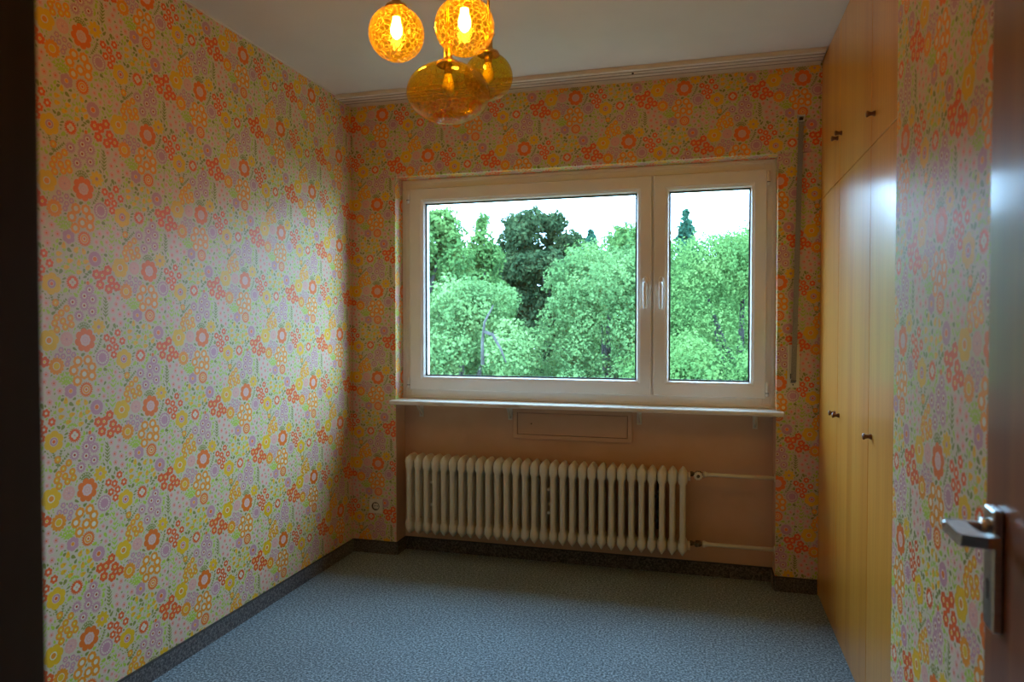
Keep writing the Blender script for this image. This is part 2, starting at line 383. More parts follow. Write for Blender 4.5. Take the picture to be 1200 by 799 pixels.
def crackle():
    """amber glass with a fine crackled web: clear cells that let the bulb show, a frosted web between them"""
    m = bpy.data.materials.new('amber_crackle_glass'); m.use_nodes = True; nt = m.node_tree; nt.nodes.clear()
    o = N(nt, 'ShaderNodeOutputMaterial'); tc = N(nt, 'ShaderNodeTexCoord')
    nz = N(nt, 'ShaderNodeTexNoise', Scale=30, Detail=3); nt.links.new(tc.outputs['Object'], nz.inputs['Vector'])
    vm = N(nt, 'ShaderNodeVectorMath', operation='MULTIPLY_ADD'); nt.links.new(nz.outputs['Color'], vm.inputs[0]); vm.inputs[1].default_value = (.010, .010, .010); nt.links.new(tc.outputs['Object'], vm.inputs[2])
    vo = N(nt, 'ShaderNodeTexVoronoi', feature='DISTANCE_TO_EDGE', Scale=72); nt.links.new(vm.outputs[0], vo.inputs['Vector'])
    web = ramp(nt, vo.outputs[0], [(.025, (1, 1, 1)), (.07, (0, 0, 0))])
    tr = N(nt, 'ShaderNodeBsdfTransparent', Color=(.80, .70, .15, 1))
    tl = N(nt, 'ShaderNodeBsdfTranslucent'); tlc = ramp(nt, web.outputs[0], [(0, (1.0, .42, .03)), (1, (1.0, .50, .07))]); nt.links.new(tlc.outputs[0], tl.inputs[0]); df = N(nt, 'ShaderNodeBsdfDiffuse', Color=(.70, .50, .10, 1))
    fr1 = N(nt, 'ShaderNodeMixShader'); fr1.inputs[0].default_value = .25; nt.links.new(tl.outputs[0], fr1.inputs[1]); nt.links.new(df.outputs[0], fr1.inputs[2])
    fac = N(nt, 'ShaderNodeMapRange'); nt.links.new(web.outputs[0], fac.inputs[0]); fac.inputs[3].default_value = .025; fac.inputs[4].default_value = .29
    m1 = N(nt, 'ShaderNodeMixShader'); nt.links.new(fac.outputs[0], m1.inputs[0]); nt.links.new(tr.outputs[0], m1.inputs[1]); nt.links.new(fr1.outputs[0], m1.inputs[2])
    gl = N(nt, 'ShaderNodeBsdfGlossy', Roughness=.08); fn = facing(nt, .04, .5); m2 = N(nt, 'ShaderNodeMixShader')
    bp = N(nt, 'ShaderNodeBump', Strength=.5, Distance=.0015); nt.links.new(vo.outputs[0], bp.inputs['Height']); nt.links.new(bp.outputs[0], gl.inputs['Normal'])
    nt.links.new(fn.outputs[0], m2.inputs[0]); nt.links.new(m1.outputs[0], m2.inputs[1]); nt.links.new(gl.outputs[0], m2.inputs[2]); nt.links.new(m2.outputs[0], o.inputs[0])
    return m
M['crackle'] = crackle()
def bulbmat(on):
    m, nt, b = mat('glowing_bulb' if on else 'unlit_bulb')
    if on:
        b.inputs['Emission Color'].default_value = (1.0, .52, .085, 1); b.inputs['Emission Strength'].default_value = BULB
    else: b.inputs['Base Color'].default_value = (.75, .7, .62, 1); b.inputs['Roughness'].default_value = .2
    return m
M['on'] = bulbmat(True); M['off'] = bulbmat(False)
def leafmat(name, c0, c1, c2, sc=1.3):
    m = bpy.data.materials.new(name); m.use_nodes = True; nt = m.node_tree; nt.nodes.clear()
    o = N(nt, 'ShaderNodeOutputMaterial'); tc = N(nt, 'ShaderNodeTexCoord')
    n = N(nt, 'ShaderNodeTexNoise', Scale=sc, Detail=6, Roughness=.75); nt.links.new(tc.outputs['Object'], n.inputs['Vector'])
    r = ramp(nt, n.outputs[0], [(.32, c0), (.5, c1), (.66, c2)])
    d = N(nt, 'ShaderNodeBsdfDiffuse'); t = N(nt, 'ShaderNodeBsdfTranslucent'); mx = N(nt, 'ShaderNodeMixShader'); mx.inputs[0].default_value = .35
    nt.links.new(r.outputs[0], d.inputs[0]); nt.links.new(r.outputs[0], t.inputs[0]); nt.links.new(d.outputs[0], mx.inputs[1]); nt.links.new(t.outputs[0], mx.inputs[2])
    nt.links.new(mx.outputs[0], o.inputs[0])
    return m
M['leaf_light'] = leafmat('light_green_leaves', (.036, .086, .028), (.088, .172, .050), (.155, .250, .075))
M['leaf_silver'] = leafmat('silver_green_leaves', (.040, .090, .032), (.100, .185, .064), (.180, .280, .100))
M['leaf_dark'] = leafmat('dark_green_leaves', (.018, .038, .018), (.044, .074, .032), (.080, .115, .046))
M['leaf_blue'] = leafmat('blue_green_needles', (.02, .065, .04), (.03, .09, .055), (.05, .12, .075))

# ------------------------------------------------------------------ room shell
T = .25
def struct(mb, name, m, uvoff=None):
    return tag(mb.build(name, m, None, uvoff), kind='structure')
struct(MB().box(XL - T, 1.25, -1.6, YN + .02, -T, 0), 'floor', M['carpet'])
struct(MB().box(XL - T, 1.25, -1.6, YN + .25, H, H + T), 'ceiling', M['ceiling'])
struct(MB().box(XL - T, XL, .387, YN + .25, 0, H), 'wall_left', M['wallpaper'], (1.769, 1.2155, 1))
UB = (-.361, 2.174, 1)
# the paper on each pier was hung separately: its repeat is offset from the header's
struct(MB().box(XL, NL, YB, YN + .22, 0, ZH), 'wall_back', M['wallpaper'], (-.398, 2.166, 1))
struct(MB().box(NR, 1.25, YB, YN + .22, 0, ZH), 'wall_back', M['wallpaper'], (-.456, 2.180, 1))
wb = MB()
wb.box(XL, 1.25, YB - .008, YN + .22, ZH, H, .002)
struct(wb, 'wall_back', M['wallpaper'], UB)
struct(MB().box(NL, NR, YN, YN + .22, 0, ZS - .022), 'wall_niche', M['paint'])
# painted side faces of the niche below the sill
sk = MB().box(NL, NL + .002, YB + .001, YN, 0, ZS - .023).box(NR - .002, NR, YB + .001, YN, 0, ZS - .023)
struct(sk, 'trim_1', M['paint'])
struct(MB().box(XS, XS + .07, .387, 1.928, 0, H, .002).box(1.2, 1.25, .387, YB, 0, H).box(XS + .07, 1.2, 1.86, 1.928, 0, H), 'wall_right', M['wallpaper'], (1.583, 1.463, -1))
# entry wall with the door opening, and the hall the photograph is taken from
DL, DR, DY0, DY1 = -.45, .30, .12, .387
wf = MB().box(XL, DL - .04, DY0, DY1, 0, H).box(DR + .04, 1.25, DY0, DY1, 0, H).box(DL - .04, DR + .04, DY0, DY1, 2.04, H)
struct(wf, 'wall_front', M['wallpaper'], (0, 0, 1))
struct(MB().box(XL - T, XL, -1.6, .387, 0, H).box(1.2, 1.25, -1.6, DY0, 0, H).box(XL - T, 1.25, -1.7, -1.6, 0, H), 'wall_hall', M['hall'])
fr = MB().box(DL - .04, DL, DY0 - .01, DY1, 0, 2.0, .002).box(DR, DR + .04, DY0 - .01, DY1, 0, 2.0, .002).box(DL - .04, DR + .04, DY0 - .01, DY1, 2.0, 2.04, .002)
struct(fr, 'trim_2', M['jamb'])

# felt skirting: strip with a thin dark plastic top edge
def skirt(name, x0, x1, y0, y1):
    struct(MB().box(x0, x1, y0, y1, 0, .066).box(x0, x1, y0, y1, .066, .070, mi=1), name, [M['feltstrip'], M['dark']])
skirt('baseboard_left', XL, XL + .010, .387, YB - .001)
skirt('baseboard_back', XL + .010, NL, YB - .010, YB)
skirt('baseboard_back', NR, XW, YB - .010, YB)
skirt('baseboard_niche', NL + .002, NR - .002, YN - .010, YN)
skirt('baseboard_niche', NL, NL + .010, YB, YN - .010)
skirt('baseboard_niche', NR - .010, NR, YB, YN - .010)
skirt('baseboard_right', XS - .010, XS, .387, 1.928)
# thin caulk line where the left wall meets the ceiling
struct(MB().box(XL, XL + .006, .387, YB, H - .006, H), 'trim_3', M['ceiling'])

# ------------------------------------------------------------------ curtain rail under the ceiling
RY0, RY1 = 3.335, YB - .008
rail = MB()
rail.box(XL, XW - .008, RY0, RY1, H - .010, H, .001)
slots = [RY0 + .012, RY0 + .050, RY0 + .088, RY0 + .126]
ys = [RY0, RY0 + .024, RY0 + .038, RY0 + .062, RY0 + .076, RY0 + .104, RY0 + .118, RY1]
for a, b_ in zip(ys[0::2], ys[1::2]): rail.box(XL, XW - .008, a, b_, H - .020, H - .010, .0015)
for a in ys[1:-1:2]: rail.box(XL, XW - .008, a - .0005, a + .0145, H - .0170, H - .0095, mi=1)  # brown strips nearly fill the grooves: their shade is put into the colour
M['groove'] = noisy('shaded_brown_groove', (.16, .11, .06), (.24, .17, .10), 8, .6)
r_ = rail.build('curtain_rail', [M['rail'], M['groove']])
tag(r_, 'long cream grooved curtain rail board fixed under the ceiling above the window', 'curtain rail')
MB().lathe([(.0, -.0), (.005, 0), (.005, .006), (0, .006)], (-.33, RY0 + .04, H - .026), n=10).build('glider', M['dark'], r_)

# ------------------------------------------------------------------ window
W1 = tag(empty('window_1', ((NL + NR) / 2, YN, ZS)), kind='structure')
FY0, FY1 = 3.612, 3.69
def ringframe(mb, x0, x1, z0, z1, y0, y1, wl, wr, wt, wb_, b=.003, mi=0):
    mb.box(x0, x0 + wl, y0, y1, z0, z1, b, mi).box(x1 - wr, x1, y0, y1, z0, z1, b, mi)
    mb.box(x0 + wl - b, x1 - wr + b, y0, y1, z1 - wt, z1, b, mi).box(x0 + wl - b, x1 - wr + b, y0, y1, z0, z0 + wb_, b, mi)
    return mb
f = ringframe(MB(), NL, NR, ZS, ZH, FY0, FY1, .060, .056, .062, .062)
f.box(-.2625, -.2365, FY0, FY1, ZS + .06, ZH - .06, .002)
ringframe(f, NL, NR, ZS, ZH, FY0 - .006, FY0, .018, .016, .018, .014, .002)
shift(f.build('frame', M['pvc']), W1)
def miter_ring(mb, x0, x1, z0, z1, w, prof, mi=0):
    """picture-frame ring; prof = list of (t, y): t 0..1 from the outer edge inward, mitred corners"""
    rings = []
    for t, y in prof:
        a = w * t; rings.append([(x0 + a, y, z0 + a), (x1 - a, y, z0 + a), (x1 - a, y, z1 - a), (x0 + a, y, z1 - a)])
    vs = [p for r in rings for p in r]; fs = []
    for k in range(len(rings)):
        k2 = (k + 1) % len(rings)
        for i in range(4):
            j = (i + 1) % 4; fs.append((k * 4 + i, k2 * 4 + i, k2 * 4 + j, k * 4 + j))
    return mb.add(vs, fs, False, mi)
def sash(x0, x1, gx0, gx1, hside):
    z0, z1, gz0, gz1 = .906, 2.021, .985, 1.936
    y0, y1 = 3.594, 3.665
    w = gx0 - x0
    mb = MB()
    # the four members have slightly different widths: build a ring between the outer and the glazing rectangle
    prof = [(0, y1), (0, y0 + .004), (.06, y0), (.72, y0), (.80, y0 + .003), (.90, y0 + .006), (1, y0 + .020), (1, y1)]
    rings = []
    for t, y in prof:
        rings.append([(x0 + (gx0 - x0) * t, y, z0 + (gz0 - z0) * t), (x1 + (gx1 - x1) * t, y, z0 + (gz0 - z0) * t),
                      (x1 + (gx1 - x1) * t, y, z1 + (gz1 - z1) * t), (x0 + (gx0 - x0) * t, y, z1 + (gz1 - z1) * t)])
    vs = [p for r in rings for p in r]; fs = []
    for k in range(len(rings)):
        k2 = (k + 1) % len(rings)
        for i in range(4):
            j = (i + 1) % 4; fs.append((k * 4 + i, k * 4 + j, k2 * 4 + j, k2 * 4 + i))
    mb.add(vs, fs)
    s_ = shift(mb.build('sash', M['pvc']), W1)
    def sp(m_, name, mt): o = m_.build(name, mt); o.parent = s_; o.data.transform(Matrix.Translation(-W1.location)); return o
    g = MB(); miter_ring(g, gx0 - .001, gx1 + .001, gz0 - .001, gz1 + .001, .007, [(0, y0 + .026), (0, y0 + .018), (1, y0 + .020), (1, y0 + .026)])
    sp(g, 'gasket', M['rubber'])
    sp(MB().box(gx0 - .002, gx1 + .002, y0 + .024, y0 + .028, gz0 - .002, gz1 + .002), 'pane', M['glass'])
    # handle: oval rose and a lever turned down
    hx = (x1 + gx1) / 2 if hside > 0 else (x0 + gx0) / 2
    hx += -.008 * hside * -1 if hside > 0 else -.0
    hz = 1.475
    h = MB()
    def oval(y, a, b_, cz): return [(hx + a * math.cos(t), y, cz + b_ * math.sin(t)) for t in [2 * PI * k / 20 for k in range(20)]]
    h.loft([oval(y0, .015, .036, hz), oval(y0 - .008, .015, .036, hz), oval(y0 - .011, .012, .033, hz)][::1])
    h.tube([(hx, y0 - .008, hz), (hx, y0 - .030, hz), (hx, y0 - .040, hz - .006), (hx, y0 - .043, hz - .022), (hx, y0 - .040, hz - .118), (hx, y0 - .037, hz - .128)],
           [.009, .009, .010, .010, .0085, .005], 12)
    sp(h, 'handle', M['pvc'])
    ox = x0 - .006 if hside > 0 else x1 + .006
    for zz in (z0 + .045, z1 - .045):
        hm = MB().tube([(ox, y0 - .002, zz - .034), (ox, y0 - .002, zz + .034)], .0068, 12).box(ox - .0068, ox + .0068, y0 - .0090, y0 + .002, zz - .020, zz - .017, 0, 1).box(ox - .008, ox + .008, y0 + .002, y0 + .020, zz - .008, zz + .008, .001)
        sp(hm, 'hinge', [M['pvc'], M['dark']])
    return s_
sash(-1.579, -.2536, -1.4885, -.331, 1)
sash(-.2450, .2957, -.1666, .2195, -1)
# sill board with its small iron brackets
sl = MB().box(-1.640, .368, 3.455, FY0 + .001, ZS - .022, ZS, .004)
so = shift(sl.build('window_sill', M['sillpaint']), W1)
for bx in (-1.522, -1.005, -.315, .250):
    b_ = MB().box(bx - .012, bx + .012, YN - .005, YN, ZS - .105, ZS - .022, .001).box(bx - .012, bx + .012, YN - .12, YN, ZS - .027, ZS - .022, .001)
    b_.tube([(bx, YN - .004, ZS - .095), (bx, YN - .075, ZS - .026)], .0055, 8)
    for q in (-.035, -.070): b_.lathe([(0, 0), (.004, .001), (.004, .004)], (bx, YN - .008, ZS - .022 + q), 'y', 8)
    b_.box(bx - .022, bx + .006, YN - .125, YN - .085, ZS - .0275, ZS - .0215, 0, 1)
    o = b_.build('bracket', [M['oldpaint'], M['dark']]); o.parent = so; o.data.transform(Matrix.Translation(-W1.location))

# access cover under the sill
AX0, AX1, AZ0, AZ1 = -.985, -.350, .656, .818
ap = tag(empty('access_cover', ((AX0 + AX1) / 2, YN, AZ0)), 'flat painted rectangular cover panel on the niche wall right under the window sill', 'cover panel')
c = MB(); miter_ring(c, AX0, AX1, AZ0, AZ1, .022, [(0, YN), (0, YN - .016), (.1, YN - .019), (1, YN - .019), (1, YN)][::-1])
shift(c.build('rim', M['paint']), ap)
c = MB().box(AX0 + .0245, AX1 - .0245, YN - .016, YN, AZ0 + .0245, AZ1 - .0245, .001)
shift(c.build('lid', M['paint']), ap)
c = MB().lathe([(.004, 0), (.004, -.003), (0, -.004)], (AX0 + .1, YN - .016, (AZ0 + AZ1) / 2), 'y', 8)
shift(c.build('screw', M['bronze']), ap)

# ------------------------------------------------------------------ radiator
RX0, PITCH, NSEC = -1.555, .0496, 30
RYc = 3.515
rad = tag(empty('radiator', (RX0 + PITCH * NSEC / 2, RYc, .134)), 'long cream ribbed column radiator standing in the niche under the window', 'radiator')
def section_mesh():
    mb = MB()
    def ring(z, w_, d, n=24):
        out = []
        for k in range(n):
            t = 2 * PI * k / n; cx, sy = math.cos(t), math.sin(t)
            out.append((w_ / 2 * math.copysign(abs(cx) ** .8, cx), d / 2 * math.copysign(abs(sy) ** .55, sy), z))
        return out
    # heads: wide at the hub, ridge towards top or bottom
    mb.loft([ring(z, a, d) for z, a, d in ((.330, .022, .108), (.344, .026, .112), (.356, .040, .116), (.366, .0480, .118), (.398, .0488, .118), (.410, .040, .114), (.420, .026, .102), (.428, .013, .084), (.431, .004, .060))])
    mb.loft([ring(z, a, d) for z, a, d in ((.000, .003, .060), (.005, .010, .080), (.014, .022, .100), (.026, .040, .114), (.034, .0488, .118), (.058, .048, .118), (.068, .040, .116), (.080, .026, .112), (.092, .022, .108))][::1])
    for yy in (-.044, 0, .044):
        rings = []
        for z in (.07, .085, .20, .34, .355):
            rings.append([(.0138 * math.cos(t), yy + .0150 * math.sin(t), z) for t in [2 * PI * k / 12 for k in range(12)]])
        mb.loft(rings, cap=False)
    return mb
s0 = section_mesh().build('section', M['oldpaint'], rad)
bx0 = RX0 + PITCH / 2 - rad.location.x
s0.location = (bx0, 0, 0)
for i in range(1, NSEC):
    s = s0.copy(); COL.objects.link(s); s.parent = rad; s.location = (bx0 + PITCH * i, 0, 0)
c = MB()
for zz in (.388, .046):
    c.tube([(RX0 - .010, RYc, .134 + zz), (RX0 + PITCH * NSEC + .010, RYc, .134 + zz)], .0185, 16)
    for xx in (RX0 - .010, RX0 + PITCH * NSEC + .001): c.lathe([(.0, 0), (.022, 0), (.022, .010), (0, .010)], (xx, RYc, .134 + zz), 'x', 8, smooth=False)
shift(c.build('hub_line', M['oldpaint']), rad)
for i in (2, 15, 26):
    xx = RX0 + PITCH * (i + 1)
    c = MB().box(xx - .006, xx + .006, RYc - .004, YN - .004, .33, .345).box(xx - .010, xx + .010, YN - .016, YN - .002, .22, .50, .001)
    for zz in (.30, .42): c.tube([(xx, RYc - .03, zz), (xx, YN - .004, zz)], .005, 8).lathe([(0, 0), (.009, 0), (.009, .008), (0, .008)], (xx, RYc - .032, zz), 'y', 6, smooth=False)
    shift(c.build('wall_bracket', M['dark'] if i == 26 else M['oldpaint']), rad)
RXE = RX0 + PITCH * NSEC
for zz, name in ((.535, 'supply_pipe'), (.193, 'return_pipe')):
    c = MB().tube([(RXE + .065, RYc, zz), (RXE + .075, RYc, zz), (NR - .002, RYc, zz)], .0095, 14)
    c.lathe([(.0, 0), (.0155, 0), (.0155, .012), (.012, .014), (.012, .022)], (RXE + .070, RYc, zz), 'x', 16)
    c.lathe([(.0095, 0), (.019, .002), (.019, .005)], (NR - .007, RYc, zz), 'x', 16)
    shift(c.build(name, M['oldpaint']), rad)
    v = MB().lathe([(0, 0), (.013, 0), (.013, .012), (.009, .014), (.009, .024), (.0155, .026), (.0165, .038), (.0155, .050), (.010, .052), (.010, .062), (0, .062)], (RXE + .010, RYc, zz), 'x', 8, smooth=False)
    v.tube([(RXE + .042, RYc, zz), (RXE + .042, RYc - .028, zz)], .010, 8)
    vo_ = shift(v.build('valve', M['bronze']), rad)
    if name == 'supply_pipe':
        kb = MB()
        R0 = []
        for yy, sc in ((0, .7), (-.004, 1), (-.016, 1), (-.020, .75)):
            R0.append([(RXE + .048 + .0195 * sc * (1 + .07 * math.cos(10 * t)) * math.cos(t), RYc - .030 + yy, zz + .0195 * sc * (1 + .07 * math.cos(10 * t)) * math.sin(t)) for t in [2 * PI * k / 40 for k in range(40)]])
        kb.loft(R0[::-1])
        kb.lathe([(0, -.003), (.008, -.003), (.008, 0)], (RXE + .048, RYc - .050, zz), 'y', 12, mi=1)
        o = kb.build('valve_knob', [M['socket'], M['bronze']]); o.parent = vo_; o.data.transform(Matrix.Translation(-rad.location)); o['label'] = 'cream scalloped valve knob'

# ------------------------------------------------------------------ wall socket
sx, sz = -1.745, .262
sk_ = tag(empty('wall_socket', (sx, YB, sz)), 'square cream power socket low on the flowered pier left of the radiator', 'socket')
c = MB(); q = .0405
hole = [(sx + .022 * math.cos(t), sz + .022 * math.sin(t)) for t in [2 * PI * k / 24 for k in range(24)]]
def sq(t, r): 
    k_ = 1 / max(abs(math.cos(t)), abs(math.sin(t))); return sx + r * k_ * math.cos(t), sz + r * k_ * math.sin(t)
TT = [2 * PI * (k + .5) / 24 for k in range(24)]
TT = [2 * PI * k / 24 for k in range(24)]
rings = [[(sq(t, q)[0], YB, sq(t, q)[1]) for t in TT], [(sq(t, q)[0], YB - .006, sq(t, q)[1]) for t in TT], [(sq(t, q - .003)[0], YB - .010, sq(t, q - .003)[1]) for t in TT],
         [(sx + .0235 * math.cos(t), YB - .010, sz + .0235 * math.sin(t)) for t in TT]]
c.loft(rings[::-1], smooth=False, cap=False)
shift(c.build('faceplate', M['socket']), sk_)
c = MB().loft([[(sx + r * math.cos(t), YB - y, sz + r * math.sin(t)) for t in TT] for r, y in ((.0235, .010), (.0215, .011), (.0195, .010), (.0190, .002))][::-1], cap=False, mi=1)
c.loft([[(sx + r * math.cos(t), YB - .002, sz + r * math.sin(t)) for t in TT] for r in (.0001, .0192)], cap=False)
shift(c.build('insert', [M['socket'], M['bronze']]), sk_)
c = MB()
for dx in (-.0095, .0095): c.lathe([(0, 0), (.0026, 0), (.0026, .0015)], (sx + dx, YB - .0036, sz), 'y', 10)
c.lathe([(0, 0), (.0022, 0), (.0022, .001)], (sx, YB - .0032, sz), 'y', 8)
for dz in (-.0175, .0175): c.box(sx - .003, sx + .003, YB - .010, YB - .002, sz + dz - .0015, sz + dz + .0015)
shift(c.build('contacts', M['dark']), sk_)

# ------------------------------------------------------------------ roller shutter strap
stx = .433
st = tag(empty('shutter_strap', (.410, YB, .97)), 'grey woven roller shutter strap hanging down the pier between window and wardrobe', 'shutter strap')
c = MB()
top, bot = Vector((.433, YB - .022, 2.205)), Vector((.409, YB - .024, 1.005))
for a, b2 in ((Vector((.433, YB - .004, 2.222)), top), (top, bot), (bot, Vector((.409, YB - .004, .990)))):
    d = (b2 - a).normalized(); n_ = Vector((1, 0, 0)) if True else None
    t_ = d.cross(n_).normalized() * .0009; h_ = n_ * .0112
    c.add([a - h_ - t_, a + h_ - t_, a + h_ + t_, a - h_ + t_, b2 - h_ - t_, b2 + h_ - t_, b2 + h_ + t_, b2 - h_ + t_],
          [(0, 1, 2, 3), (7, 6, 5, 4), (0, 4, 5, 1), (1, 5, 6, 2), (2, 6, 7, 3), (3, 7, 4, 0)])
shift(c.build('strap', M['strap']), st)
c = MB().box(.418, .448, YB - .026, YB - .008, 2.207, 2.213, .001).box(.416, .450, YB - .030, YB - .008, 2.229, 2.238, .001).box(.418, .423, YB - .026, YB - .008, 2.213, 2.229).box(.443, .448, YB - .026, YB - .008, 2.213, 2.229)
c.box(.424, .442, YB - .010, YB - .008, 2.214, 2.228, mi=1)
shift(c.build('strap_guide', [M['steel'], M['dark']]), st)
c = MB().box(.384, .436, YB - .008, YB, .970, 1.172, .002).box(.399, .421, YB - .024, YB - .007, 1.000, 1.012, .001)
c.box(.396, .422, YB - .0095, YB - .006, 1.012, 1.036, mi=1).box(.397, .421, YB - .0255, YB - .024, 1.001, 1.006, mi=1)
for zz in (.984,): c.lathe([(0, 0), (.0035, 0), (.0035, .002)], (.409, YB - .009, zz), 'y', 10, mi=1)
shift(c.build('winder_plate', [M['socket'], M['dark']]), st)

# ------------------------------------------------------------------ wardrobe
WY = [1.935, 2.4975, 3.044, YB - .014]
wd = tag(empty('wardrobe', (XW + .3, 2.7, 0)), 'full-height light wood built-in wardrobe along the right side', 'wardrobe')
c = MB().box(XW + .020, 1.19, 1.932, YB - .012, .0, H - .002)
shift(c.build('body', M['pine']), wd)
c = MB().box(XW + .004, XW + .020, 1.932, YB - .012, .0, .050, .001)
shift(c.build('plinth', M['pine']), wd)
c = MB().box(XW + .002, XW + .020, YB - .0135, YB - .0085, .0, H - .002)
shift(c.build('filler_strip', M['pine']), wd)
G = .0016
def wdoor(y0, y1, z0, z1, ky, kz):
    d = shift(MB().box(XW, XW + .019, y0 + G, y1 - G, z0 + G, z1 - G, .0012).build('door', M['pine']), wd)
    prof = [(0, -.0), (.0095, -.0), (.0085, -.004), (.0058, -.010), (.0075, -.016), (.0105, -.021), (.0105, -.024), (.007, -.0265), (0, -.027)]
    k = MB().lathe(prof[::-1], (XW, ky, kz), 'x', 20).build('knob', M['knob']); k.parent = d; k.data.transform(Matrix.Translation(-wd.location))
for (y0, y1, ky) in ((WY[0], WY[1], WY[1] - .045), (WY[1], WY[2], WY[2] - .040), (WY[2], WY[3], WY[2] + .040)):
    wdoor(y0, y1, .052, 1.843, ky, .905)
    wdoor(y0, y1, 1.843, H - .004, ky, 1.935 if y0 < 2.4 else 2.020)

# ------------------------------------------------------------------ open room door
HX, HY = .293, .30
ang = math.radians(-4.2)
dr = tag(empty('door_1', (HX, HY, 0)), kind='structure'); dr.rotation_euler = (0, 0, ang)
# local frame: leaf runs along +y from the hinge, room side faces -x
leaf = MB().box(0, .040, 0, .700, .008, 1.985, .002).build('leaf', M['doorwood'], dr)
hz = 1.000
hz = 1.018
pl = MB().box(-.0115, 0, .628, .664, hz - .118, hz + .026, .0020).build('handle_plate', M['steel'], dr)
kh = MB().lathe([(0, -.0004), (.0045, -.0004)], (-.0117, .645, hz - .062), 'x', 12).box(-.0121, -.0117, .6428, .6472, hz - .082, hz - .062).build('keyhole', M['dark'], pl)
lv = MB().lathe([(.0, -.012), (.0135, -.012), (.0135, -.004), (.0145, 0)], (-.008, .645, hz), 'x', 20)
def bar(mb, p, q, wy, wz):
    p, q = Vector(p), Vector(q); mb.box(min(p.x, q.x) - wy, max(p.x, q.x) + wy, min(p.y, q.y) - wy, max(p.y, q.y) + wy, p.z - wz, p.z + wz, .003)
bar(lv, (-.018, .645, hz), (-.052, .645, hz), .0065, .0085)
# flat blade grip that bends back towards the leaf
blade = [(-.0585, .6515), (-.0585, .590), (-.0560, .578), (-.0300, .574), (-.0170, .578), (-.0170, .590), (-.0300, .594), (-.0340, .604), (-.0360, .6385)]
lv.loft([[(x, y, hz - .0045) for x, y in blade], [(x + (.001 if x < -.05 else -.001), y, hz + .0065) for x, y in blade], [(x * .97 - .001, y, hz + .0085) for x, y in blade]], smooth=False)
lo = lv.build('lever_handle', M['steel'], dr)
for zz in (.25, 1.75): MB().tube([(-.004, -.006, zz - .05), (-.004, -.006, zz + .05)], .007, 12).build('hinge', M['steel'], dr)

# ------------------------------------------------------------------ pendant lamp
LC = Vector((-.70, 1.88, H))
lamp = tag(empty('pendant_lamp', LC), 'hanging ceiling lamp with four amber crackle glass globes on brass rods', 'lamp')
shift(MB().lathe([(0, -.032), (.05, -.030), (.115, -.014), (.125, -.004), (.125, 0)], LC, n=40).build('ceiling_rose', M['brass']), lamp)
def globe(x, y, z, rx, rz, on, lab):
    top_ = z + rz
    # rod from the rose
    shift(MB().tube([(x, y, top_ + .05), (x, y, H - .012)], .0045, 10).build('rod', M['brass']), lamp)
    so_ = MB().lathe([(0, .078), (.008, .076), (.014, .068), (.016, .060), (.020, .056), (.016, .050), (.013, .046), (.0125, .020), (.014, .012), (.030, .004), (.034, -.004), (.033, -.006)], (x, y, top_), n=28)
    so_.tube([(x, y, top_ - .0), (x, y, top_ - .030)], .012, 14)
    shift(so_.build('lamp_socket', M['brass']), lamp)
    n = 28; prof = []
    a0 = math.asin(min(.9, .031 / rx))
    for k in range(n + 1):
        a = a0 + (PI - a0) * k / n
        prof.append((max(.0003, rx * math.sin(a)), rz * math.cos(a)))
    if not on and rx > .1:
        prof = [(r, max(h_, -rz * .955)) for r, h_ in prof]
    g_ = shift(MB().lathe(prof, (x, y, z), n=48).build('glass_globe', M['crackle']), lamp)
    g_['label'] = lab
    b0 = top_ - .030
    bp = [(.0, .0), (.011, 0), (.012, -.012), (.015, -.022), (.0175, -.034), (.0165, -.046), (.011, -.056), (.004, -.062), (0, -.063)]
    b_ = MB().lathe(bp, (x, y, b0), n=20).build('bulb', M['on'] if on else M['off']); b_.parent = g_; b_.data.transform(Matrix.Translation(-LC))
globe(-.859, 1.869, 2.103, .080, .077, True, 'round amber globe, lit, leftmost')
globe(-.620, 1.779, 2.060, .080, .077, True, 'round amber globe, lit, highest in the middle')
globe(-.701, 1.871, 1.920, .118, .083, False, 'large flattened amber globe, unlit, lowest')
globe(-.624, 2.006, 2.005, .073, .070, False, 'round amber globe, unlit, at the back')

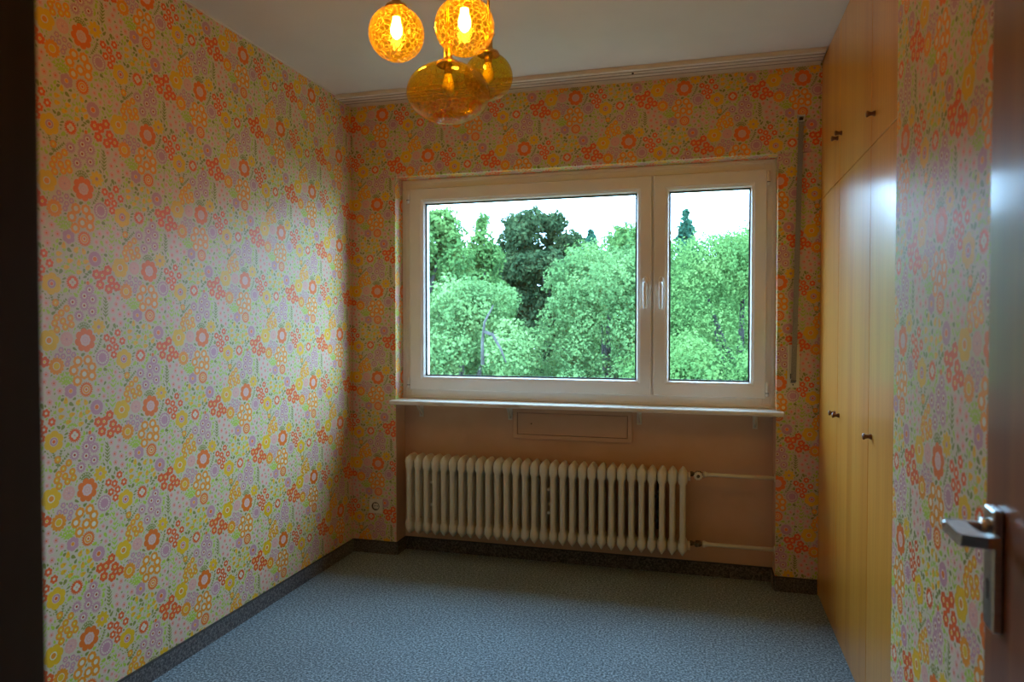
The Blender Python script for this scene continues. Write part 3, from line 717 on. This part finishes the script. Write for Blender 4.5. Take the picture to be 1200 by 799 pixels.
# ------------------------------------------------------------------ outside: ground and trees
GZ = -3.2
gm = MB(); n = 24
for i in range(n + 1):
    for j in range(n + 1):
        x = -45 + 75 * i / n; y = 4.2 + 66 * j / n
        gm.v.append((x, y, GZ + .25 * math.sin(x * .4) * math.cos(y * .3) + max(0, (y - 20)) * .03))
for i in range(n):
    for j in range(n):
        a = i * (n + 1) + j; gm.f.append((a, a + n + 1, a + n + 2, a + 1)); gm.sm.append(True); gm.mi.append(0)
struct(gm, 'ground', M['grass'])
def at(px, Z):
    """ground position seen at a picture column and a camera distance"""
    d = (px - 600) / 816; fx, fy = -.2647 + .9643 * d, .9643 + .2647 * d
    return fx * Z, fy * Z
def tree(name, label, px, Z, ztop, rw, mname, nl, leaf, seed, zbot=None, shape='round', puff=.34, droop=0., limbs=()):
    rg = np.random.default_rng(seed); x0, y0 = at(px, Z)
    root = tag(empty(name, (x0, y0, GZ)), label, 'tree', 'trees and bushes outside the window')
    h = ztop - GZ; zb = (zbot if zbot is not None else GZ + h * .25) - GZ
    npf = int(95 if shape == 'round' else 150)
    cs = []; rs = []
    for i in range(npf):
        if shape == 'round':
            v = rg.normal(size=3); v /= np.linalg.norm(v); q_ = rg.uniform(.45, 1) ** .6
            tz = rg.uniform(-1, 1); hr = (1 - abs(tz) ** 3.2) ** .5; a = rg.uniform(0, 2 * PI); q_ = rg.uniform(.2, 1) ** .5
            c_ = np.array([math.cos(a) * rw * hr * q_, math.sin(a) * rw * hr * q_, (zb + h) / 2 + tz * (h - zb) / 2])
            r_p = rw * puff * rg.uniform(.6, 1.15)
        else:
            t = rg.uniform(0, 1) ** .8; rr_ = rw * (1 - t) ** .8; a = rg.uniform(0, 2 * PI)
            c_ = np.array([math.cos(a) * rr_ * .8, math.sin(a) * rr_ * .8, zb + (h - zb) * t]); r_p = rw * puff * (1.0 - .88 * t) + .03
        cs.append(c_); rs.append(r_p)
    cs = np.array(cs); rs = np.array(rs)
    cs[:, 2] = np.minimum(cs[:, 2], h - rs * .8)
    idx = rg.choice(npf, nl, p=(rs ** 2) / (rs ** 2).sum())
    d = rg.normal(size=(nl, 3)); d /= np.linalg.norm(d, axis=1)[:, None]
    rad_ = rs[idx] * (rg.uniform(.35, 1.05, nl) ** .5) * (1 + .25 * np.sin(d[:, 0] * 7 + idx) * np.cos(d[:, 2] * 6))
    c_ = cs[idx] + d * rad_[:, None]; c_[:, 2] -= droop * rad_
    # each leaf a bent diamond of two triangles pairs
    nrm = d + rg.normal(size=(nl, 3)) * .8 + np.array([0, -.1, .4]); nrm /= np.linalg.norm(nrm, axis=1)[:, None]
    t1 = np.cross(nrm, rg.normal(size=(nl, 3))); t1 /= np.linalg.norm(t1, axis=1)[:, None]; t2 = np.cross(nrm, t1)
    L = leaf * rg.uniform(.6, 1.3, nl)[:, None]; Wd = L * .33
    vs = np.stack([c_ - t1 * L * .5, c_ + t2 * Wd + nrm * L * .08, c_ + t1 * L * .5, c_ - t2 * Wd + nrm * L * .08], 1).reshape(-1, 3)
    me = bpy.data.meshes.new('foliage'); me.vertices.add(nl * 4); me.vertices.foreach_set('co', vs.ravel())
    me.loops.add(nl * 4); me.loops.foreach_set('vertex_index', np.arange(nl * 4))
    me.polygons.add(nl); me.polygons.foreach_set('loop_start', np.arange(nl) * 4); me.polygons.foreach_set('loop_total', np.full(nl, 4))
    me.update(); me.materials.append(M[mname])
    o = bpy.data.objects.new('foliage', me); COL.objects.link(o); o.parent = root; o['kind'] = 'stuff'
    tk = MB().tube([(0, 0, 0), (.05, 0, h * .25), (-.04, .03, h * .5), (.02, 0, h * .85)], [.03 * h, .024 * h, .016 * h, .004 * h], 10)
    for k in range(9):
        a = rg.uniform(0, 2 * PI); z = h * rg.uniform(.3, .7); r1 = rw * rg.uniform(.3, .55)
        tk.tube([(0, 0, z), (math.cos(a) * r1 * .5, math.sin(a) * r1 * .5, z + h * .08), (math.cos(a) * r1, math.sin(a) * r1, z + h * .2)], [.010 * h, .007 * h, .002 * h], 6)
    for pts in limbs: tk.tube(pts, [.020, .017, .013, .006][:len(pts)], 7)
    tk.build('trunk', M['bark'], root)
    return root
# front row
tree('apple_tree', 'silvery green apple tree with bare grey limbs in front at lower left', 540, 8.6, 1.80, 1.10, 'leaf_silver', 110000, .045, 1, zbot=-2.6, puff=.30,
     limbs=([(.62, -1.05, 4.05), (.64, -1.12, 4.30), (.67, -1.14, 4.50), (.76, -1.12, 4.68)], [(.655, -1.12, 4.40), (.77, -1.18, 4.37), (.86, -1.18, 4.22), (.91, -1.16, 4.08)]))
tree('plum_tree', 'round pale green fruit tree in front, just left of the window mullion', 712, 9.4, 2.30, 1.12, 'leaf_silver', 110000, .045, 2, zbot=-2.6, puff=.30)
tree('bushy_tree', 'bright green bushy tree filling the narrow right sash', 868, 8.8, 2.45, 1.25, 'leaf_light', 120000, .036, 3, zbot=-2.6, droop=.3)
tree('hazel_bush', 'low light green bush at the bottom of the narrow right sash', 822, 7.4, 1.15, .95, 'leaf_light', 60000, .042, 4, zbot=-2.8)
tree('round_bush', 'low round bush at the bottom middle of the wide left sash', 662, 8.0, .75, .75, 'leaf_silver', 45000, .042, 9, zbot=-2.8)
# middle
tree('ash_tree', 'tall yellowish green leafy tree at the far left of the wide sash', 490, 12.5, 3.45, .95, 'leaf_light', 70000, .08, 5, zbot=-2.0, puff=.36, droop=.2)
tree('birch_tree', 'light green tree with a pointed top left of the dark tree', 566, 14.5, 3.6, 1.35, 'leaf_light', 60000, .08, 6, zbot=-2.5, shape='cone', puff=.5)
tree('oak_tree', 'tall dark green round-crowned tree standing behind the others', 636, 19.0, 4.35, 1.35, 'leaf_dark', 80000, .11, 7, zbot=-2.0, puff=.3)
tree('maple_tree', 'mid green tree behind the pale fruit tree, beside the mullion', 742, 15.0, 3.35, 1.5, 'leaf_light', 60000, .09, 8, zbot=-2.5)
tree('spruce_tree', 'slim blue-green conifer peeking above the narrow right sash trees', 803, 18.0, 4.25, .75, 'leaf_blue', 16000, .13, 10, zbot=0, shape='cone', puff=.5)
tree('young_spruce', 'small blue-green conifer tip right of the dark tree', 692, 21.0, 4.15, .8, 'leaf_blue', 14000, .15, 12, zbot=0, shape='cone', puff=.5)
tree('lime_tree', 'leafy green tree at the right end of the narrow sash', 905, 14.0, 3.15, 1.7, 'leaf_light', 60000, .08, 13, zbot=-2.5)
# back row closes the view
for k, (px, Z, zt, rw_, mn, lb) in enumerate(((400, 17, 3.6, 2.8, 'leaf_light', 'broad green tree at the far left, behind the tall ash tree'),
        (545, 27, 4.2, 3.0, 'leaf_light', 'broad green tree in the far row, between the birch and the dark oak'),
        (715, 28, 3.9, 3.2, 'leaf_silver', 'greyish green broad tree in the far row, right of the dark oak'),
        (850, 25, 3.7, 2.8, 'leaf_light', 'broad green tree in the far row, seen above the trees in the narrow sash'),
        (990, 20, 3.6, 2.8, 'leaf_light', 'broad green tree in the far row at the far right'),
        (1110, 13, 3.2, 2.0, 'leaf_light', 'wide green tree outside, past the right edge of the window view'),
        (1290, 10.5, 2.9, 1.8, 'leaf_silver', 'greyish green tree outside, farthest to the right beyond the house wall'))):
    tree('background_tree', lb, px, Z, zt, rw_, mn, 40000, .18, 20 + k, zbot=-2.8, puff=.36)
